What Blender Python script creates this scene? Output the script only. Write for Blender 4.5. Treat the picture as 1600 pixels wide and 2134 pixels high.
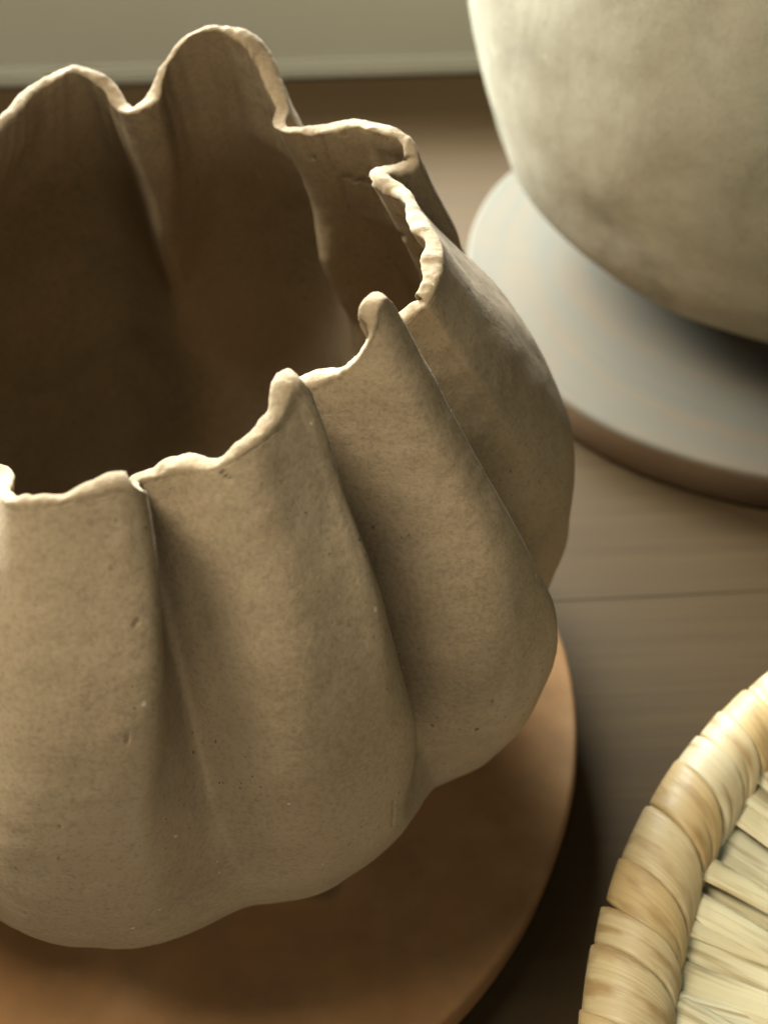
import bpy, bmesh, math, random
import numpy as np
from mathutils import Vector, Matrix, noise

for o in list(bpy.data.objects):
    bpy.data.objects.remove(o)
sc = bpy.context.scene
col = sc.collection
R = math.radians
S = 0.36            # metres per layout unit
ZT = 0.021          # height of the boards' upper face above the table, metres
random.seed(7)
rng = np.random.default_rng(11)

# ------------------------------------------------------------------ camera
PITCH = R(46)
cam_d = bpy.data.cameras.new('camera')
cam = bpy.data.objects.new('camera', cam_d)
col.objects.link(cam)
cam.location = (0, 0, S + ZT)
cam.rotation_euler = (math.pi / 2 - PITCH, 0, 0)
cam_d.sensor_fit = 'VERTICAL'
cam_d.sensor_height = 36.0
cam_d.lens = 36.0 * 2600 / 2134
cam_d.clip_start = 0.01
cam_d.clip_end = 50
cam_d.dof.use_dof = True
cam_d.dof.focus_distance = 0.302
cam_d.dof.aperture_fstop = 11.0
cam_d.dof.aperture_blades = 0
sc.camera = cam

# ------------------------------------------------------------------ world, lamps, exposure
w = bpy.data.worlds.new('World')
sc.world = w
w.use_nodes = True
bg = w.node_tree.nodes['Background']
bg.inputs['Color'].default_value = (0.55, 0.92, 1.0, 1)
bg.inputs['Strength'].default_value = 0.06

def area(name, loc, target, sx, sy, power, color):
    d = bpy.data.lights.new(name, 'AREA')
    d.shape = 'RECTANGLE'
    d.size, d.size_y = sx, sy
    d.energy = power
    d.color = color
    o = bpy.data.objects.new(name, d)
    col.objects.link(o)
    o.location = loc
    o.rotation_euler = (Vector(target) - Vector(loc)).to_track_quat('-Z', 'Y').to_euler()
    return o

# daylight from a window behind and to the left, above the low wall
area('window_light', (-0.42, 1.25, 0.54), (0.0, 0.30, 0.12), 1.2, 0.36, 116.0, (0.89, 0.98, 1.0))
# dim light of the room, from the front
area('room_light', (0.02, -0.85, 0.34), (0.02, 0.32, 0.10), 1.2, 0.30, 4.0, (1.0, 0.92, 0.74))
# soft light from the ceiling
area('ceiling_light', (-0.56, 0.24, 1.10), (-0.06, 0.26, 0.15), 0.45, 0.45, 13.0, (1.0, 0.95, 0.80))

vs = sc.view_settings
vs.view_transform = 'Standard'
vs.look = 'None'
vs.exposure = 0.70
vs.gamma = 1.0
vs.use_curve_mapping = False

# ------------------------------------------------------------------ helpers
def tag(o, label=None, cat=None, group=None, kind=None):
    if label: o['label'] = label
    if cat: o['category'] = cat
    if group: o['group'] = group
    if kind: o['kind'] = kind
    return o

def link(name, me, mat, parent=None, smooth=True):
    if mat and not me.materials:
        me.materials.append(mat)
    if smooth:
        me.polygons.foreach_set('use_smooth', [True] * len(me.polygons))
    o = bpy.data.objects.new(name, me)
    col.objects.link(o)
    o.parent = parent
    return o

def grid_mesh(name, V, closed_u=True, closed_v=False, caps=()):
    """V: array (nv, nu, 3) -> mesh of quads."""
    nv, nu, _ = V.shape
    idx = np.arange(nv * nu).reshape(nv, nu)
    a = idx if closed_v else idx[:-1]
    b = np.roll(idx, -1, 0) if closed_v else idx[1:]
    if closed_u:
        a2, b2 = np.roll(a, -1, 1), np.roll(b, -1, 1)
    else:
        a2, b2 = a[:, 1:], b[:, 1:]
        a, b = a[:, :-1], b[:, :-1]
    F = np.stack([a, a2, b2, b], -1).reshape(-1, 4)
    verts = V.reshape(-1, 3)
    me = bpy.data.meshes.new(name)
    extra = []
    vl = [tuple(x) for x in verts]
    faces = [tuple(x) for x in F.tolist()]
    for row, flip in caps:
        c = len(vl)
        vl.append(tuple(V[row].mean(0)))
        ring = idx[row].tolist()
        for i in range(nu):
            j = (i + 1) % nu
            faces.append((ring[j], ring[i], c) if flip else (ring[i], ring[j], c))
    me.from_pydata(vl, [], faces)
    me.update()
    return me

def catmull(pts, n, closed=True):
    pts = np.asarray(pts, float)
    if closed:
        P = np.vstack([pts[-1], pts, pts[0], pts[1]])
    else:
        P = np.vstack([2 * pts[0] - pts[1], pts, 2 * pts[-1] - pts[-2]])
    out = []
    m = len(P) - 3
    for i in range(m):
        p0, p1, p2, p3 = P[i:i + 4]
        d = [max(np.linalg.norm((b - a)[:2]) ** 0.5, 1e-4) for a, b in ((p0, p1), (p1, p2), (p2, p3))]
        t0 = 0; t1 = d[0]; t2 = t1 + d[1]; t3 = t2 + d[2]
        for t in np.linspace(t1, t2, n, endpoint=False):
            A1 = (t1 - t) / (t1 - t0) * p0 + (t - t0) / (t1 - t0) * p1
            A2 = (t2 - t) / (t2 - t1) * p1 + (t - t1) / (t2 - t1) * p2
            A3 = (t3 - t) / (t3 - t2) * p2 + (t - t2) / (t3 - t2) * p3
            B1 = (t2 - t) / (t2 - t0) * A1 + (t - t0) / (t2 - t0) * A2
            B2 = (t3 - t) / (t3 - t1) * A2 + (t - t1) / (t3 - t1) * A3
            out.append((t2 - t) / (t2 - t1) * B1 + (t - t1) / (t2 - t1) * B2)
    return np.array(out)

def sstep(a, b, x):
    t = np.clip((x - a) / (b - a), 0, 1)
    return t * t * (3 - 2 * t)

def fnoise(P, scale, octaves=3):
    return np.array([noise.fractal(Vector(p) * scale, 1.0, 2.0, octaves) for p in P])

# ------------------------------------------------------------------ materials
class NT:
    tone = 0.615        # overall albedo level of the palette below
    def __init__(s, name):
        s.m = bpy.data.materials.new(name); s.m.use_nodes = True
        s.t = s.m.node_tree; s.b = s.t.nodes['Principled BSDF']
        s.co = s.t.nodes.new('ShaderNodeTexCoord').outputs['Object']
    def n(s, typ, **kw):
        nd = s.t.nodes.new(typ)
        for k, v in kw.items(): setattr(nd, k, v)
        return nd
    def l(s, a, b): s.t.links.new(a, b)
    def noise(s, scale, detail=4, rough=0.55, vec=None, dist=0.0):
        nd = s.n('ShaderNodeTexNoise'); nd.inputs['Scale'].default_value = scale
        nd.inputs['Detail'].default_value = detail; nd.inputs['Roughness'].default_value = rough
        nd.inputs['Distortion'].default_value = dist
        s.l(vec if vec else s.co, nd.inputs['Vector']); return nd.outputs['Fac']
    def mapping(s, scale=(1, 1, 1), rot=(0, 0, 0), loc=(0, 0, 0)):
        nd = s.n('ShaderNodeMapping'); nd.inputs['Scale'].default_value = scale
        nd.inputs['Rotation'].default_value = rot; nd.inputs['Location'].default_value = loc
        s.l(s.co, nd.inputs['Vector']); return nd.outputs['Vector']
    def ramp(s, fac, stops):
        nd = s.n('ShaderNodeValToRGB'); el = nd.color_ramp.elements
        while len(el) < len(stops): el.new(0.5)
        for e, (p, c) in zip(el, stops):
            e.position = p; e.color = (*c, 1) if len(c) == 3 else c
        s.l(fac, nd.inputs['Fac']); return nd.outputs['Color']
    def rng(s, v, a, b, c=0.0, d=1.0):
        nd = s.n('ShaderNodeMapRange'); nd.inputs['From Min'].default_value = a; nd.inputs['From Max'].default_value = b
        nd.inputs['To Min'].default_value = c; nd.inputs['To Max'].default_value = d
        s.l(v, nd.inputs['Value']); return nd.outputs['Result']
    def math(s, op, a, b=None):
        nd = s.n('ShaderNodeMath', operation=op)
        for i, v in enumerate((a, b)):
            if v is None: continue
            if isinstance(v, (int, float)): nd.inputs[i].default_value = v
            else: s.l(v, nd.inputs[i])
        return nd.outputs[0]
    def mix(s, fac, a, b, mode='MIX'):
        nd = s.n('ShaderNodeMix', data_type='RGBA', blend_type=mode)
        for k, v in ((0, fac), (6, a), (7, b)):
            if isinstance(v, (int, float)): nd.inputs[k].default_value = v
            elif isinstance(v, tuple): nd.inputs[k].default_value = (*v, 1)
            else: s.l(v, nd.inputs[k])
        return nd.outputs[2]
    def voro(s, scale, feature='F1', vec=None, rnd=1.0):
        nd = s.n('ShaderNodeTexVoronoi', feature=feature); nd.inputs['Scale'].default_value = scale
        nd.inputs['Randomness'].default_value = rnd
        s.l(vec if vec else s.co, nd.inputs['Vector']); return nd
    def bump(s, h, strength, dist, prev=None):
        nd = s.n('ShaderNodeBump'); nd.inputs['Strength'].default_value = strength
        nd.inputs['Distance'].default_value = dist; s.l(h, nd.inputs['Height'])
        if prev: s.l(prev, nd.inputs['Normal'])
        return nd.outputs['Normal']
    def done(s, color, rough=0.9, normal=None, spec=0.3):
        k = s.tone
        if isinstance(color, tuple): s.b.inputs['Base Color'].default_value = (color[0] * k, color[1] * k, color[2] * k, 1)
        else: s.l(s.mix(1.0, color, (k, k, k), 'MULTIPLY'), s.b.inputs['Base Color'])
        if isinstance(rough, (int, float)): s.b.inputs['Roughness'].default_value = rough
        else: s.l(rough, s.b.inputs['Roughness'])
        s.b.inputs['Specular IOR Level'].default_value = spec
        if normal: s.l(normal, s.b.inputs['Normal'])
        return s.m

def clay_material(name, base, dark, light, grey, pit_dark, speck, scale=1.0, grain=1.0):
    t = NT(name)
    n1 = t.noise(14 * scale, 5, 0.6)
    n2 = t.noise(70 * scale, 5, 0.65)
    n3 = t.noise(800 * scale, 4, 0.7)
    n4 = t.noise(1.0, 4, 0.65, vec=t.mapping((420 * scale, 420 * scale, 40 * scale)))
    n5 = t.noise(17 * scale, 6, 0.68, dist=0.9)
    n6 = t.noise(260 * scale, 3, 0.6)
    c = t.ramp(n1, [(0.32, dark), (0.5, base), (0.70, light)])
    c = t.mix(t.rng(n2, 0.42, 0.75, 0.0, 0.35), c, dark)
    c = t.mix(t.rng(n5, 0.52, 0.68, 0.0, 0.60), c, grey)            # smudges of drier, greyer clay
    n7 = t.noise(8 * scale, 4, 0.6, dist=0.5)
    c = t.mix(t.rng(n7, 0.50, 0.70, 0.0, 0.45), c, (light[0] * 1.02, light[1] * 0.93, light[2] * 0.88))
    c = t.mix(t.rng(n6, 0.52, 0.70, 0.0, 0.25 * grain), c, dark)
    c = t.mix(t.rng(n3, 0.44, 0.64, 0.0, 0.45 * grain), c, light)
    c = t.mix(t.rng(n3, 0.48, 0.32, 0.0, 0.55 * grain), c, grey)
    hsum = t.math('ADD', t.math('MULTIPLY', n2, 0.9), t.math('ADD', t.math('MULTIPLY', n4, 0.40), t.math('ADD', t.math('MULTIPLY', n6, 0.45), t.math('MULTIPLY', n3, 0.62))))
    dents = t.noise(38 * scale, 2, 0.5)
    nrm = t.bump(dents, 0.45, 0.0026)
    nrm = t.bump(hsum, 0.42, 0.0007, nrm)
    clus = t.rng(t.noise(30 * scale, 3), 0.46, 0.60)
    wob = t.n('ShaderNodeVectorMath', operation='ADD')
    wn = t.n('ShaderNodeTexNoise'); wn.inputs['Scale'].default_value = 500 * scale; t.l(t.co, wn.inputs['Vector'])
    ws = t.n('ShaderNodeVectorMath', operation='SCALE'); ws.inputs['Scale'].default_value = 0.0022; t.l(wn.outputs['Color'], ws.inputs[0])
    t.l(t.co, wob.inputs[0]); t.l(ws.outputs[0], wob.inputs[1])
    # pin-holes of several sizes, clustered
    for vs_, keep_at, lo, hi in ((170, 0.86, 0.04, 0.13), (330, 0.80, 0.05, 0.17), (620, 0.72, 0.08, 0.22)):
        mp = t.n('ShaderNodeMapping'); mp.inputs['Scale'].default_value = (1, 1, 0.6); t.l(wob.outputs[0], mp.inputs['Vector'])
        v = t.voro(vs_ * scale, vec=mp.outputs[0])
        sep = t.n('ShaderNodeSeparateColor'); t.l(v.outputs['Color'], sep.inputs[0])
        keep = t.math('GREATER_THAN', sep.outputs[0], keep_at)
        size = t.rng(sep.outputs[1], 0, 1, lo, hi)
        pit = t.math('MULTIPLY', t.math('MULTIPLY', t.math('LESS_THAN', v.outputs['Distance'], size), keep), clus)
        c = t.mix(t.math('MULTIPLY', pit, 0.7), c, pit_dark)
        if vs_ == 170: nrm = t.bump(t.math('SUBTRACT', 1.0, pit), 0.5, 0.0007, nrm)
    v2 = t.voro(150 * scale, vec=wob.outputs[0])
    sep2 = t.n('ShaderNodeSeparateColor'); t.l(v2.outputs['Color'], sep2.inputs[0])
    k2 = t.math('GREATER_THAN', sep2.outputs[0], 0.88)
    sp = t.math('MULTIPLY', t.math('LESS_THAN', v2.outputs['Distance'], t.rng(sep2.outputs[1], 0, 1, 0.03, 0.11)), k2)
    c = t.mix(t.math('MULTIPLY', sp, 0.75), c, speck)
    return t.done(c, 0.95, nrm, 0.12)

m_vase = clay_material('vase_clay', (0.385, 0.276, 0.160), (0.318, 0.224, 0.127), (0.45, 0.335, 0.208), (0.235, 0.182, 0.118), (0.07, 0.05, 0.03), (0.72, 0.64, 0.45))
m_pot = clay_material('pot_clay', (0.355, 0.312, 0.218), (0.265, 0.225, 0.152), (0.43, 0.385, 0.28), (0.185, 0.165, 0.118), (0.19, 0.145, 0.09), (0.55, 0.47, 0.35), 1.0, 0.4)

def board_material(name, dusty):
    t = NT(name)
    n1 = t.noise(9, 4, 0.6)
    n2 = t.noise(60, 4, 0.6)
    c = t.ramp(n1, [(0.3, (0.27, 0.128, 0.047)), (0.5, (0.43, 0.215, 0.084)), (0.72, (0.55, 0.31, 0.145))])
    c = t.mix(t.rng(n2, 0.4, 0.75, 0, 0.55), c, (0.27, 0.15, 0.07))
    v = t.voro(28)
    sep = t.n('ShaderNodeSeparateColor'); t.l(v.outputs['Color'], sep.inputs[0])
    spot = t.math('MULTIPLY', t.rng(v.outputs['Distance'], 0.12, 0.22, 1, 0), t.math('GREATER_THAN', sep.outputs[0], 0.86))
    c = t.mix(t.math('MULTIPLY', spot, 0.6), c, (0.10, 0.07, 0.05))
    if dusty:
        # dried slip wiped on in rings round the board's centre
        sx = t.n('ShaderNodeSeparateXYZ'); t.l(t.co, sx.inputs[0])
        rad = t.math('SQRT', t.math('ADD', t.math('POWER', sx.outputs[0], 2.0), t.math('POWER', sx.outputs[1], 2.0)))
        cb = t.n('ShaderNodeCombineXYZ'); t.l(t.math('MULTIPLY', rad, 90), cb.inputs[0])
        t.l(t.math('MULTIPLY', sx.outputs[0], 6), cb.inputs[1]); t.l(t.math('MULTIPLY', sx.outputs[1], 6), cb.inputs[2])
        ring = t.noise(1.0, 3, 0.6, vec=cb.outputs[0])
        blot = t.noise(14, 4, 0.6, dist=0.6)
        top = t.math('GREATER_THAN', sx.outputs[2], -0.002)
        amt = t.math('ADD', t.math('MULTIPLY', ring, 1.15), t.math('MULTIPLY', blot, 0.8))
        amt = t.rng(amt, 0.62, 1.12, 0.50, 0.97)
        c = t.mix(0.80, c, (0.140, 0.104, 0.067))
        c = t.mix(t.math('MULTIPLY', amt, top), c, (0.128, 0.116, 0.088))
    nrm = t.bump(n2, 0.25, 0.001)
    return t.done(c, 0.95, nrm, 0.1)

m_board = board_material('terracotta_board', False)
m_board2 = board_material('dusty_board', True)

def table_material():
    t = NT('brown_wood')
    vec = t.mapping((1.3, 34, 34), (0, 0, 0))
    g = t.noise(5.0, 6, 0.62, vec=vec, dist=0.25)
    vec2 = t.mapping((4, 160, 160))
    g2 = t.noise(3.0, 4, 0.6, vec=vec2)
    broad = t.noise(7, 3)
    c = t.ramp(g, [(0.25, (0.055, 0.032, 0.013)), (0.5, (0.074, 0.045, 0.018)), (0.75, (0.095, 0.059, 0.025))])
    c = t.mix(t.rng(g2, 0.35, 0.75, 0, 0.4), c, (0.050, 0.029, 0.013))
    c = t.mix(t.rng(broad, 0.3, 0.7, 0, 0.35), c, (0.092, 0.059, 0.028))
    nrm = t.bump(g2, 0.2, 0.0006)
    return t.done(c, t.rng(g, 0.3, 0.7, 0.70, 0.85), nrm, 0.10)
m_table = table_material()

def wall_material():
    t = NT('wall_plaster')
    n1 = t.noise(5, 4); n2 = t.noise(220, 4, 0.6)
    c = t.ramp(n1, [(0.3, (0.385, 0.362, 0.285)), (0.7, (0.42, 0.397, 0.315))])
    return t.done(c, 0.8, t.bump(n2, 0.15, 0.0008), 0.3)
m_wall = wall_material()

def palm_material(name, a, b, brown, rnd_scale=1.0):
    t = NT(name)
    oi = t.n('ShaderNodeObjectInfo')
    rnd = oi.outputs['Random']
    uv = t.n('ShaderNodeTexCoord').outputs['UV']
    mp = t.n('ShaderNodeMapping'); mp.inputs['Scale'].default_value = (2.2, 26, 1)
    t.l(uv, mp.inputs['Vector'])
    cb = t.n('ShaderNodeCombineXYZ'); t.l(t.math('MULTIPLY', rnd, 40), cb.inputs[2])
    ad = t.n('ShaderNodeVectorMath', operation='ADD'); t.l(mp.outputs[0], ad.inputs[0]); t.l(cb.outputs[0], ad.inputs[1])
    fib = t.noise(1.0, 4, 0.6, vec=ad.outputs[0])
    mp2 = t.n('ShaderNodeVectorMath', operation='MULTIPLY'); t.l(ad.outputs[0], mp2.inputs[0]); mp2.inputs[1].default_value = (1.4, 0.12, 1)
    blot = t.noise(1.0, 3, 0.5, vec=mp2.outputs[0])
    c = t.mix(rnd, a, b)
    c = t.mix(t.rng(fib, 0.35, 0.75, 0, 0.55), c, tuple(x * 0.72 for x in b))
    c = t.mix(t.rng(blot, 0.50, 0.66, 0, 0.75), c, brown)
    return t.done(c, t.rng(fib, 0.3, 0.7, 0.42, 0.6), t.bump(fib, 0.35, 0.0006), 0.4)
m_wrap = palm_material('palm_leaf_wrap', (0.78, 0.64, 0.38), (0.68, 0.46, 0.19), (0.40, 0.23, 0.08))
m_weave = palm_material('palm_leaf_weave', (1.0, 0.90, 0.60), (0.94, 0.79, 0.46), (0.46, 0.32, 0.13))
m_core = NT('palm_core').done((0.20, 0.13, 0.06), 0.9)

# ------------------------------------------------------------------ setting: table and low wall
YAW = math.atan2(0.05, 0.797)          # the wall and the grain run slightly askew
cy, sy_ = math.cos(YAW), math.sin(YAW)
table = tag(bpy.data.objects.new('table', None), 'brown wooden tabletop with fine dark grain', None, kind='structure')
col.objects.link(table)
table.rotation_euler = (0, 0, YAW)

def bevel_box(name, x0, x1, y0, y1, z0, z1, bev, mat, parent):
    bm = bmesh.new()
    bmesh.ops.create_cube(bm, size=1)
    for v in bm.verts:
        v.co = ((x0 + x1) / 2 + v.co.x * (x1 - x0), (y0 + y1) / 2 + v.co.y * (y1 - y0), (z0 + z1) / 2 + v.co.z * (z1 - z0))
    bmesh.ops.bevel(bm, geom=bm.edges[:], offset=bev, segments=2, affect='EDGES')
    me = bpy.data.meshes.new(name); bm.to_mesh(me); bm.free()
    return link(name, me, mat, parent, smooth=False)

seam0 = 0.872 * S           # seam seen right of the vase
PW = 0.62 * S
wall_y = 0.757
ys = [seam0 + k * PW for k in range(-4, 3)]
ys = [y for y in ys if y < wall_y - 0.03] + [wall_y + 0.01]
for a, b in zip(ys[:-1], ys[1:]):
    bevel_box('plank', -1.1, 1.3, a + 0.00005, b - 0.00005, -0.03, 0.0 - random.random() * 0.0001, 0.00025, m_table, table)

wall = bpy.data.objects.new('wall', None); col.objects.link(wall)
tag(wall, 'pale plain wall behind the table', None, kind='structure')
wall.rotation_euler = (0, 0, YAW)
bevel_box('wall_face', -1.6, 1.6, wall_y, wall_y + 0.08, -0.02, 0.10, 0.004, m_wall, wall)
bevel_box('wall_skirting', -1.6, 1.6, wall_y - 0.006, wall_y + 0.002, 0.0006, 0.012, 0.0025, m_wall, wall)

# ------------------------------------------------------------------ round boards
def lathe(profile, nu, wob=0.0, wscale=3.0, seed=0.0):
    prof = np.array(profile, float)
    th = np.linspace(0, 2 * math.pi, nu, endpoint=False)
    V = np.zeros((len(prof), nu, 3))
    wr = np.array([noise.fractal(Vector((math.cos(t) * wscale, math.sin(t) * wscale, seed)), 1, 2, 3) for t in th])
    for i, (r, z) in enumerate(prof):
        rr = r * (1 + wob * wr)
        V[i, :, 0] = rr * np.cos(th); V[i, :, 1] = rr * np.sin(th); V[i, :, 2] = z
    return V

def board(name, cx, cyy, r, mat, label, seed):
    t = ZT - 0.0002
    b = 0.0025
    prof = [(r - b * 1.2, -t), (r - 0.001, -t + 0.003)]
    for a in np.linspace(0, math.pi / 2, 7):
        prof.append((r - b + b * math.cos(a), -b + b * math.sin(a)))
    prof += [(r * 0.8, 0.0), (r * 0.5, 0.0), (r * 0.2, 0.0)]
    V = lathe(prof, 160, 0.004, 2.0, seed)
    me = grid_mesh(name, V, caps=((0, True), (len(prof) - 1, False)))
    o = link(name, me, mat)
    o.location = (cx, cyy, ZT)
    return tag(o, label, 'board', 'round boards under the pots')

board('round_board', -0.24 * S, 0.717 * S, 0.428 * S, m_board, 'orange-brown round board under the fluted vase', 1.3)
board('round_board', 0.548 * S, 1.440 * S, 0.433 * S, m_board2, 'round board dusted with white clay under the pale smooth pot', 5.1)

# ------------------------------------------------------------------ fluted vase
def unproj(u, v, z):
    c, s = math.cos(PITCH), math.sin(PITCH)
    x = (u - 800) / 2600; y = -(v - 1067) / 2600
    d = (x, c + y * s, -s + y * c)
    t = (z - 1) / d[2]
    return d[0] * t, d[1] * t

VC = np.array([-0.205, 0.755])      # vase axis
# rim line, walked counter-clockwise from the front; 'V' rows are the inward folds
rim_src = [
    ('V', -20, 985, .475),
    (2, 1022, .495), (30, 1046, .505), (110, 1040, .512), (200, 1022, .515), (262, 1010, .515), (294, 1020, .508),
    ('V', 293, 997, .478),
    (325, 984, .484), (360, 975, .488), (455, 964, .500), (520, 925, .510), (588, 868, .515), (612, 822, .522), (632, 803, .524), (650, 810, .518),
    ('P', -45.5, .208, .478),
    (682, 789, .489), (712, 773, .498), (752, 733, .516), (776, 690, .532), (786, 648, .543), (804, 620, .546), (829, 642, .533),
    ('P', -26.5, .224, .468),
    (858, 648, .493), (880, 634, .499), (903, 600, .503), (918, 560, .505), (916, 515, .508), (892, 465, .508), (858, 420, .504), (832, 390, .500),
    ('V', 814, 374, .500),
    (848, 372, .495), (876, 348, .498), (866, 305, .508), (830, 272, .513), (780, 254, .511), (730, 250, .509), (670, 260, .503), (622, 264, .499),
    ('V', 602, 258, .496),
    (613, 232, .497), (598, 172, .508), (570, 118, .520), (532, 80, .531), (482, 63, .536), (430, 61, .536), (382, 88, .527), (346, 138, .512), (318, 190, .498), (300, 218, .492),
    ('V', 282, 232, .486),
    (262, 224, .485), (234, 182, .492), (196, 153, .500), (150, 141, .504), (98, 162, .501), (48, 198, .495), (0, 250, .488), (-45, 300, .482),
]
rim, valley_i = [], []
for r_ in rim_src:
    isv = isinstance(r_[0], str)
    if isv: valley_i.append(len(rim))
    if r_[0] == 'P':
        rim.append((r_[2] * math.cos(R(r_[1])), r_[2] * math.sin(R(r_[1])), r_[3]))
        continue
    u, v, z = r_[1:] if isv else r_
    if len(valley_i) <= 3: v += 13          # the traced line is the lip's far edge on the near side
    elif len(valley_i) == 4: u += 9; v += 4
    x, y = unproj(u, v, z)
    rim.append((x - VC[0], y - VC[1], z))
# the lobes out of frame on the left
last = math.degrees(math.atan2(rim[-1][1], rim[-1][0]))
first = math.degrees(math.atan2(rim[0][1], rim[0][0])) + 360
va = np.linspace(last + 8, first, 5)[:-1]
for a0, a1 in zip(va, list(va[1:]) + [first]):
    valley_i.append(len(rim))
    rim.append((.20 * math.cos(R(a0)), .20 * math.sin(R(a0)), .485))
    for k in (.18, .4, .6, .82):
        a = a0 + (a1 - a0) * k
        rr = .285 if .3 < k < .7 else .262
        rim.append((rr * math.cos(R(a)), rr * math.sin(R(a)), .52 if .3 < k < .7 else .505))
SUB = 14
rc = catmull(rim, SUB)
NU = len(rc)
vi = np.array(valley_i) * SUB
va_rim = np.unwrap(np.arctan2(rc[vi, 1], rc[vi, 0]))
# the folds drift a little round the body on the way to the foot (degrees at t = 0, .35, .55, .75, 1)
drift = np.zeros((len(vi), 5))
drift[0] = (0, -4, -7, -9, -10)
drift[1] = (0, 0, 1, 2, 2)
drift[2] = (0, -2, 0, 5, 8)
drift[3] = (0, 3, 8, 14, 17)
drift[4] = (0, 2, 4, 5, 5)
DT = [0, .35, .55, .75, 1.0]
dr = np.zeros((5, NU)); lam = np.zeros(NU); ang = np.zeros(NU); lobe = np.zeros(NU, int)
arc = np.concatenate([[0], np.cumsum(np.linalg.norm(np.diff(rc[:, :2], axis=0), axis=1))])
for k in range(len(vi)):
    i0 = vi[k]; i1 = vi[k + 1] if k + 1 < len(vi) else NU
    k1 = (k + 1) % len(vi)
    a0 = va_rim[k]; a1 = va_rim[k1] + (2 * math.pi if k1 == 0 else 0)
    total = (arc[i1] if i1 < NU else arc[-1]) - arc[i0]
    l = (arc[i0:i1] - arc[i0]) / max(total, 1e-6)
    lam[i0:i1] = l; lobe[i0:i1] = k
    ang[i0:i1] = a0 + (a1 - a0) * l
    dr[:, i0:i1] = np.radians(drift[k][:, None] * (1 - l) + drift[k1][:, None] * l)
# fold profile: steep at the end of each lobe, gentler at its start
la = np.array([.30, .46, .34, .50, .28, .25, .25, .25, .25, .25, .25, .25, .25])[lobe]
lb = np.array([.20, .10, .12, .16, .22, .25, .25, .25, .25, .25, .25, .25, .25])[lobe]
cusp = np.maximum(np.clip(1 - lam / la, 0, 1) ** 1.8, np.clip((lam - (1 - lb)) / lb, 0, 1) ** 1.8)
slit = np.maximum(np.clip(1 - lam / .16, 0, 1) ** 1.2, np.clip((lam - .94) / .06, 0, 1) ** 1.2) * np.where(lobe < 4, 1.0, 0.0)
slit = slit * np.where((lobe == 1) & (lam < .5) | (lobe == 0), 0.0, 1.0)
soft_cusp = (0.5 + 0.5 * np.cos(2 * math.pi * lam)) ** 2
fold_gain = np.array([1, 1, 1, 1.1] + [1.65] * 12)[lobe] * np.where((lobe == 1) & (lam > .5) | (lobe == 2) & (lam < .5), 1.35, 1.0)
crown = np.sin(math.pi * np.clip(lam, 0, 1)) ** 0.8

prof_z = np.array([0.0, .012, .03, .06, .10, .15, .20, .25, .30, .34, .388, .411, .436, .469, .503, .54])
prof_r = np.array([.255, .278, .297, .320, .341, .357, .366, .369, .365, .356, .337, .3235, .306, .281, .258, .235])
# some lobes swell less than others (factor at t = 0, .2, .5, 1)
lobe_f = np.ones((len(vi), 4))      # columns: t = 0, .2, .5, 1
lobe_f[4] = (1, .88, .92, 1)
lobe_f[5] = (1, .90, .94, 1)
lobe_f[3] = (1, .985, .985, 1)
lobe_f[1] = (1, 1, .985, .95)
lobe_f[2] = (1, 1.0, 1.03, 1.0)
NV = 250
tt = np.linspace(0, 1, NV) ** 1.45
prof_zs = np.linspace(0, .54, 217); prof_rs = np.interp(prof_zs, prof_z, prof_r)
for _ in range(60):
    prof_rs[1:-1] = prof_rs[1:-1] * .5 + (prof_rs[:-2] + prof_rs[2:]) * .25
def surf(t):
    z = rc[:, 2] * (1 - t) ** 1.0
    zz = (1 - t) * .51
    Rz = np.interp(zz, prof_zs, prof_rs)
    w = sstep(0.0, 0.50, t)
    depth = np.interp(t, [0, .12, .3, .5, .75, .93, 1.0], [.16, .19, .185, .105, .045, .055, .055])
    lf = np.array([np.interp(t, [0, .2, .5, 1], f_) for f_ in lobe_f])
    lk = lf[lobe] * crown + (1 - crown)
    dd = np.array([np.interp(t, DT, dr[:, i]) for i in range(NU)])
    sl = float(np.interp(t, [0, .08, .28, .44, .60, 1], [0, .05, .085, .05, 0, 0]))
    low = float(sstep(.36, .66, t))
    rb = Rz * lk * (1.0 - depth * fold_gain * (cusp * (1 - low) + soft_cusp * low) - sl * slit + 0.015 * crown)
    g = (Rz / np.interp(.51, prof_z, prof_r)) * lk
    cd, sd = np.cos(dd), np.sin(dd)
    q = np.stack([(rc[:, 0] * cd - rc[:, 1] * sd) * g, (rc[:, 0] * sd + rc[:, 1] * cd) * g], 1)
    b = np.stack([rb * np.cos(ang + dd), rb * np.sin(ang + dd)], 1)
    p = q * (1 - w) + b * w
    return np.column_stack([p, z])
O = np.stack([surf(t) for t in tt])          # (NV, NU, 3) rim -> foot
# soften the kinks round the body (not the rim)
for it in range(20):
    wgt = sstep(0.0, 0.30, tt)[:, None, None] * 0.5
    avg = (np.roll(O, 1, 1) + np.roll(O, -1, 1)) / 2
    O = O + (avg - O) * wgt
# the fold left of centre is a broad hollow: relax it well below the rim
near_fold = np.exp(-((np.arange(NU) - vi[1]) / 26.0) ** 2)[None, :, None] * (sstep(.10, .40, tt) * (1 - sstep(.62, .85, tt)))[:, None, None] * .5
for it in range(90):
    O = O + ((np.roll(O, 1, 1) + np.roll(O, -1, 1)) / 2 - O) * near_fold
for it in range(10):
    O[1:-1] = O[1:-1] * .5 + (O[:-2] + O[2:]) * .25
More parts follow.
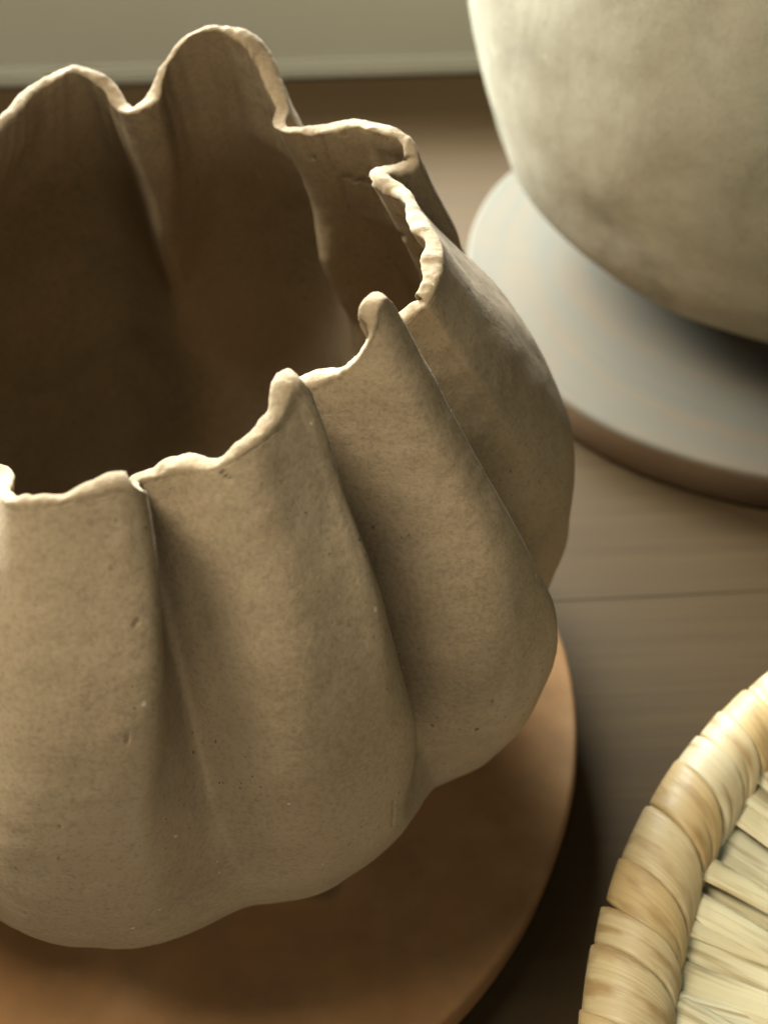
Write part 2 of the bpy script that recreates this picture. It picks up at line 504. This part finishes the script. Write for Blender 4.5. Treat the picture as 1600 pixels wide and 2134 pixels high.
# hand-made unevenness
def normals(V):
    du = np.roll(V, -1, 1) - np.roll(V, 1, 1)
    dv = np.gradient(V, axis=0)
    n = np.cross(du, dv)
    return n / np.maximum(np.linalg.norm(n, axis=2, keepdims=True), 1e-9)
Nn = normals(O)
cen = O.mean((0, 1))
if ((O[NV // 2] - cen) * Nn[NV // 2]).sum() < 0: Nn = -Nn
flat = O.reshape(-1, 3)
h1 = fnoise(flat, 5.0, 2).reshape(NV, NU)
h2 = fnoise(flat, 26.0, 3).reshape(NV, NU)
O = O + Nn * (h1 * .006 + h2 * .0011)[..., None]
O[..., 2] = np.maximum(O[..., 2], 0.0); O[-1, :, 2] = 0.0
# wall thickness and inner skin
ths = .0125 * (1 + .75 * np.array([noise.fractal(Vector((p[0] * 13, p[1] * 13, 3.1)), .8, 2, 4) for p in rc]))
def swell(u, v, z, width, gain):
    x, y = unproj(u, v, z)
    d_ = np.hypot(rc[:, 0] - (x - VC[0]), rc[:, 1] - (y - VC[1]))
    return gain * np.exp(-(d_ / width) ** 2)
ths = ths + swell(632, 803, .524, .022, .003) + swell(804, 619, .543, .02, -.003) + swell(916, 540, .507, .04, .003) + swell(230, 1016, .515, .03, .006) + swell(825, 380, .49, .02, .007)
th = ths[None, :, None] * (0.92 + .6 * sstep(0, .35, tt))[:, None, None]
Q = O[..., :2].copy()
for it in range(24):
    Q = Q * .5 + (np.roll(Q, 1, 1) + np.roll(Q, -1, 1)) * .25
T = np.roll(Q, -3, 1) - np.roll(Q, 3, 1)
T /= np.maximum(np.linalg.norm(T, axis=2, keepdims=True), 1e-9)
inw = np.stack([-T[..., 1], T[..., 0], np.zeros(T.shape[:2])], -1)
I = O + inw * th
# deeper down the inner skin follows the inner envelope of the outer one, so that tight folds close up
NB = 720
gb = np.linspace(-math.pi, math.pi, NB, endpoint=False)
for i in range(NV):
    wi = float(sstep(.04, .32, tt[i]))
    if wi <= 0: continue
    pa_, pb_ = O[i, :, :2], np.roll(O[i, :, :2], -1, 0)
    rmin = np.full(NB, 9.0)
    for fr in (0, .25, .5, .75):
        pm = pa_ * (1 - fr) + pb_ * fr
        k = ((np.arctan2(pm[:, 1], pm[:, 0]) + math.pi) / (2 * math.pi) * NB).astype(int) % NB
        np.minimum.at(rmin, k, np.hypot(pm[:, 0], pm[:, 1]))
    bad = rmin > 5
    if bad.any():
        rmin[bad] = np.interp(gb[bad], gb[~bad], rmin[~bad], period=2 * math.pi)
    env = np.min([np.roll(rmin, k) for k in range(-2, 3)], axis=0) - float(th[i].mean()) * 1.1
    for _ in range(2):
        env = env * .5 + (np.roll(env, 1) + np.roll(env, -1)) * .25
    aa = np.arctan2(O[i, :, 1], O[i, :, 0])
    rr_ = np.interp(aa, gb + math.pi / NB, env, period=2 * math.pi)
    E_ = np.column_stack([rr_ * np.cos(aa), rr_ * np.sin(aa)])
    I[i, :, :2] = I[i, :, :2] * (1 - wi) + E_ * wi
    I[i, :, 2] = I[i, :, 2] * (1 - wi) + O[i, :, 2] * wi
I[..., 2] = np.maximum(I[..., 2], .022)
# rounded, slightly torn lip
lip = []
mid = (O[0] + I[0]) / 2; half = (O[0] - I[0]) / 2
hl = np.linalg.norm(half, axis=1, keepdims=True)
rag = np.array([noise.fractal(Vector((p[0] * 16, p[1] * 16, 1.0)), 1, 2, 4) for p in rc])[:, None]
for a in np.linspace(0, math.pi, 9)[1:-1]:
    ca = math.cos(a)
    lip.append(mid + half * math.copysign(abs(ca) ** (1.0 if ca > 0 else .7), ca) + np.array([0, 0, 1.0]) * hl * math.sin(a) ** .7 * (0.50 + .5 * rag))
full = np.concatenate([O[::-1], np.stack(lip), I[:-2:1]], 0)
lp = full[NV - 3:NV + 12].reshape(-1, 3)
hn = fnoise(lp, 30.0, 5).reshape(15, NU)
full[NV - 3:NV + 12, :, 2] += hn * .0026
hn2 = np.stack([fnoise(lp + k, 190.0, 2).reshape(15, NU) for k in (0, 7.3, 13.1)], -1)
full[NV - 3:NV + 12] += hn2 * .0005
# drying cracks and dents, pressed into the clay
def press(paths, width, deep, rows, sign):
    sub = full[rows]
    X = sub + np.array([VC[0], VC[1], 0])
    c, s_ = math.cos(PITCH), math.sin(PITCH)
    zc = X[..., 1] * c - (X[..., 2] - 1) * s_; yc = X[..., 1] * s_ + (X[..., 2] - 1) * c
    px = np.stack([800 + 2600 * X[..., 0] / zc, 1067 - 2600 * yc / zc], -1)
    dist = np.full(px.shape[:2], 1e3)
    jit = random.Random(5)
    for path in paths:
        fine = [path[0]]
        for (x0, y0), (x1, y1) in zip(path[:-1], path[1:]):
            n_ = max(1, int(math.hypot(x1 - x0, y1 - y0) / 12))
            fine += [(x0 + (x1 - x0) * q / n_ + jit.uniform(-4, 4), y0 + (y1 - y0) * q / n_ + jit.uniform(-4, 4)) for q in range(1, n_ + 1)]
        path = fine
        for (x0, y0), (x1, y1) in zip(path[:-1], path[1:]):
            a_ = np.array([x0, y0], float); d_ = np.array([x1 - x0, y1 - y0], float)
            k = np.clip(((px - a_) @ d_) / (d_ @ d_), 0, 1)[..., None]
            dist = np.minimum(dist, np.linalg.norm(px - a_ - k * d_, axis=2))
    ok = np.exp(-(dist / width) ** 2)
    rad = sub.copy(); rad[..., 2] = 0; rad /= np.maximum(np.linalg.norm(rad, axis=2, keepdims=True), 1e-6)
    facing = rad[..., 1] < .55 if sign < 0 else rad[..., 1] > -.3
    full[rows] = sub + rad * (sign * deep * ok * facing)[..., None]
inner_rows = slice(NV + 7, NV + 90)
press([[(622, 285), (642, 325), (655, 330)], [(664, 288), (680, 335), (702, 368), (765, 378), (810, 350)], [(708, 262), (712, 282)],
       [(705, 370), (722, 430)], [(800, 488), (835, 492)], [(878, 535), (892, 562)], [(300, 232), (330, 245)]], 4.0, .007, inner_rows, 1)
outer_rows = slice(0, NV)
press([[(820, 1672), (816, 1716)], [(278, 1308), (292, 1296)], [(462, 985), (478, 1005)], [(265, 1535), (266, 1550)], [(550, 1052), (553, 1058)]], 2.2, .003, outer_rows, -1)
vase_me = grid_mesh('fluted_vase', full * S, caps=((0, True), (full.shape[0] - 1, False)))
vase = link('fluted_vase', vase_me, m_vase)
vase.location = (VC[0] * S, VC[1] * S, ZT + 0.0002)
tag(vase, 'large fluted tan clay vase with open scalloped rim on the orange-brown board', 'vase')

# ------------------------------------------------------------------ pale pot
pp = [(.18, .003), (.205, .002), (.228, .010), (.268, .026), (.318, .054), (.376, .096), (.421, .15), (.451, .23), (.466, .28), (.476, .33),
      (.484, .40), (.482, .48), (.465, .58), (.425, .68), (.37, .76), (.325, .81), (.31, .845), (.318, .87), (.312, .88), (.298, .872),
      (.288, .845), (.30, .80), (.34, .75), (.395, .67), (.44, .57), (.455, .45), (.445, .33), (.39, .15), (.28, .05)]
pc = catmull(np.array(pp), 6, closed=False)
V = lathe(pc, 200, 0.006, 1.4, 9.0)
fl = V.reshape(-1, 3)
hh = fnoise(fl, 7.0, 2)
d = fl.copy(); d[:, 2] = 0; d /= np.maximum(np.linalg.norm(d, axis=1, keepdims=True), 1e-6)
fl = fl + d * (hh * .005)[:, None]
V = fl.reshape(V.shape)
pot = link('round_pot', grid_mesh('round_pot', V * S, caps=((0, True), (len(pc) - 1, False))), m_pot)
pot.location = (.58 * S, 1.50 * S, ZT + .0002)
tag(pot, 'large pale smooth-walled clay pot on the white-dusted board', 'pot')

# ------------------------------------------------------------------ palm-leaf basket
BC = (.640, .252)
BR, BT, BZ = .478, .031, .10         # rim radius, tube radius, rim height (units)
basket = bpy.data.objects.new('palm_basket', None); col.objects.link(basket)
basket.location = (BC[0] * S, BC[1] * S, 0)
tag(basket, 'woven palm-leaf basket with wrapped rim beside the vase', 'basket')
zt = BZ * S + ZT

def torus(name, Rr, r, z, mat, nu=160, nv=14):
    u = np.linspace(0, 2 * math.pi, nu, endpoint=False); v = np.linspace(0, 2 * math.pi, nv, endpoint=False)
    V = np.zeros((nv, nu, 3))
    rr = Rr + r * np.cos(v)[:, None]
    V[..., 0] = rr * np.cos(u); V[..., 1] = rr * np.sin(u); V[..., 2] = z + (r * np.sin(v))[:, None]
    return link(name, grid_mesh(name, V, closed_v=True), mat, basket)
torus('rim_core', BR * S, BT * S * .84, zt, m_core)

def strip_mesh(name, f, nu, nv, thick):
    """f(u,v)->(pos, normal); closed thin slab, with UVs along the strip."""
    bm = bmesh.new(); uvl = bm.loops.layers.uv.new('UVMap')
    top, bot = [], []
    for j in range(nv + 1):
        rt, rb_ = [], []
        for i in range(nu + 1):
            p, n = f(i / nu, j / nv)
            rt.append(bm.verts.new(p)); rb_.append(bm.verts.new(p - n * thick))
        top.append(rt); bot.append(rb_)
    def face(vs_, uvs):
        try:
            fc = bm.faces.new(vs_)
        except ValueError:
            return
        fc.smooth = True
        for l_, q in zip(fc.loops, uvs): l_[uvl].uv = q
    for j in range(nv):
        for i in range(nu):
            q = [(i / nu, j / nv), ((i + 1) / nu, j / nv), ((i + 1) / nu, (j + 1) / nv), (i / nu, (j + 1) / nv)]
            face([top[j][i], top[j][i + 1], top[j + 1][i + 1], top[j + 1][i]], q)
    for j in (0, nv):
        for i in range(nu):
            a = [top[j][i], top[j][i + 1], bot[j][i + 1], bot[j][i]]
            if j: a.reverse()
            face(a, [(i / nu, j / nv), ((i + 1) / nu, j / nv), ((i + 1) / nu, j / nv), (i / nu, j / nv)])
    bmesh.ops.recalc_face_normals(bm, faces=bm.faces[:])
    me = bpy.data.meshes.new(name); bm.to_mesh(me); bm.free()
    return me

pitch_a = 2 * math.pi / 80
def wrap_variant(k):
    rr = random.Random(100 + k)
    wid = (.62, .78, .9, 1.0, 1.1, 1.25, 1.4)[k % 7]; lean = rr.uniform(1.2, 1.8); tap = rr.uniform(.25, .6); tw = rr.uniform(.03, .07)
    pull = rr.uniform(.1, 1.1); crease = rr.uniform(.25, .75); cdeep = rr.choice((0, .03, .06)); bul = rr.uniform(-.04, .05); edge = rr.uniform(0, 6.28)
    cover = rr.uniform(1.02, 1.12)
    def f(u, v):
        ph = R(-40) + R(262) * u          # from under the outside, over the top, to under the inside
        inner = sstep(.52, 1.0, np.array(u)).item()
        wu = wid * cover * (1 - (1 - tap) * inner) * (1 + .04 * math.sin(7 * u + edge))
        al = (v - .5) * wu * pitch_a + lean * pitch_a * (u - .45) + pull * pitch_a * inner * inner
        e_ = abs(2 * v - 1)
        r = BT * (1.0 + tw * (0.5 - v) - .12 * e_ ** 22 + bul * inner - cdeep * math.exp(-((v - crease - .15 * u) / .06) ** 2) * sstep(.2, .8, np.array(u)).item())
        cr = BR + r * math.cos(ph) * 1.08
        p = Vector((cr * math.cos(al), cr * math.sin(al), 0)) * S
        p.z = zt + r * math.sin(ph) * S
        n = Vector((math.cos(ph) * math.cos(al), math.cos(ph) * math.sin(al), math.sin(ph)))
        return p, n
    return strip_mesh('wrap_strip', f, 18, 18, .0005), wid
wv = [wrap_variant(k) for k in range(14)]
prev = -1; at = 0.0
while at < 2 * math.pi - .3 * pitch_a:
    k = random.randrange(14)
    if k % 7 == prev % 7: k = (k + 3) % 14
    prev = k
    me_, wid_ = wv[k]
    at += wid_ * pitch_a / 2
    o = link('wrap_strip', me_, m_wrap, basket)
    o.rotation_euler = (random.uniform(-.002, .002), 0, at)
    at += wid_ * pitch_a / 2

NW = 100
pa = 2 * math.pi / NW
def weave_variant(k, low):
    rr = random.Random(300 + k)
    wid = rr.uniform(.9, 1.25) if low else rr.uniform(.5, .9)
    lean = rr.uniform(.2, 1.2) if low else rr.uniform(-.9, .6)
    off = 0.0 if low else rr.uniform(.002, .005)
    arch = rr.uniform(.002, .006); ph0 = rr.uniform(0, 6.28); fq = rr.uniform(2.5, 5.0); tap = rr.uniform(.7, 1.1); tilt = rr.uniform(-.004, .004)
    def f(u, v):
        r = BR - BT * .15 - u * .31
        z = BZ + .004 - .03 * u - .05 * u * u + off + arch * math.sin(math.pi * u * fq + ph0) + .0012 * (1 - (2 * v - 1) ** 2) + tilt * (v - .5)
        al = (v - .5) * wid * pa * (1 + (tap - 1) * u) + lean * pa * (u - .1) + .25 * pa * math.sin(3 * u + ph0)
        p = Vector((r * math.cos(al), r * math.sin(al), 0)) * S
        p.z = z * S + ZT
        return p, Vector((0, 0, 1))
    return strip_mesh('weave_strip', f, 14, 4, .0006)
wlow = [weave_variant(k, True) for k in range(7)]
wtop = [weave_variant(k + 50, False) for k in range(9)]
for i in range(NW):
    o = link('weave_strip', wlow[random.randrange(7)], m_weave, basket)
    o.rotation_euler = (0, 0, i * pa + random.uniform(-.25, .25) * pa)
    o.location.z = random.uniform(-.0008, .0008)
    if random.random() < .8:
        o = link('weave_strip', wtop[random.randrange(9)], m_weave, basket)
        o.rotation_euler = (0, 0, (i + .5) * pa + random.uniform(-.3, .3) * pa)
        o.location.z = random.uniform(-.0004, .0010)
# shell of the basket behind the strips
bp = [(.10, -.046), (.36, -.044), (.43, -.02), (.462, .06), (BR, BZ - .01), (BR - .012, BZ - .012), (.445, BZ - .016), (.38, BZ - .035), (.20, .02), (.10, .018)]
bs = catmull(np.array(bp), 4, closed=False)
sh = lathe(bs, 120)
link('shell', grid_mesh('shell', np.stack([sh[..., 0] * S, sh[..., 1] * S, sh[..., 2] * S + ZT], -1), caps=((0, True), (len(bs) - 1, False))), m_core, basket)
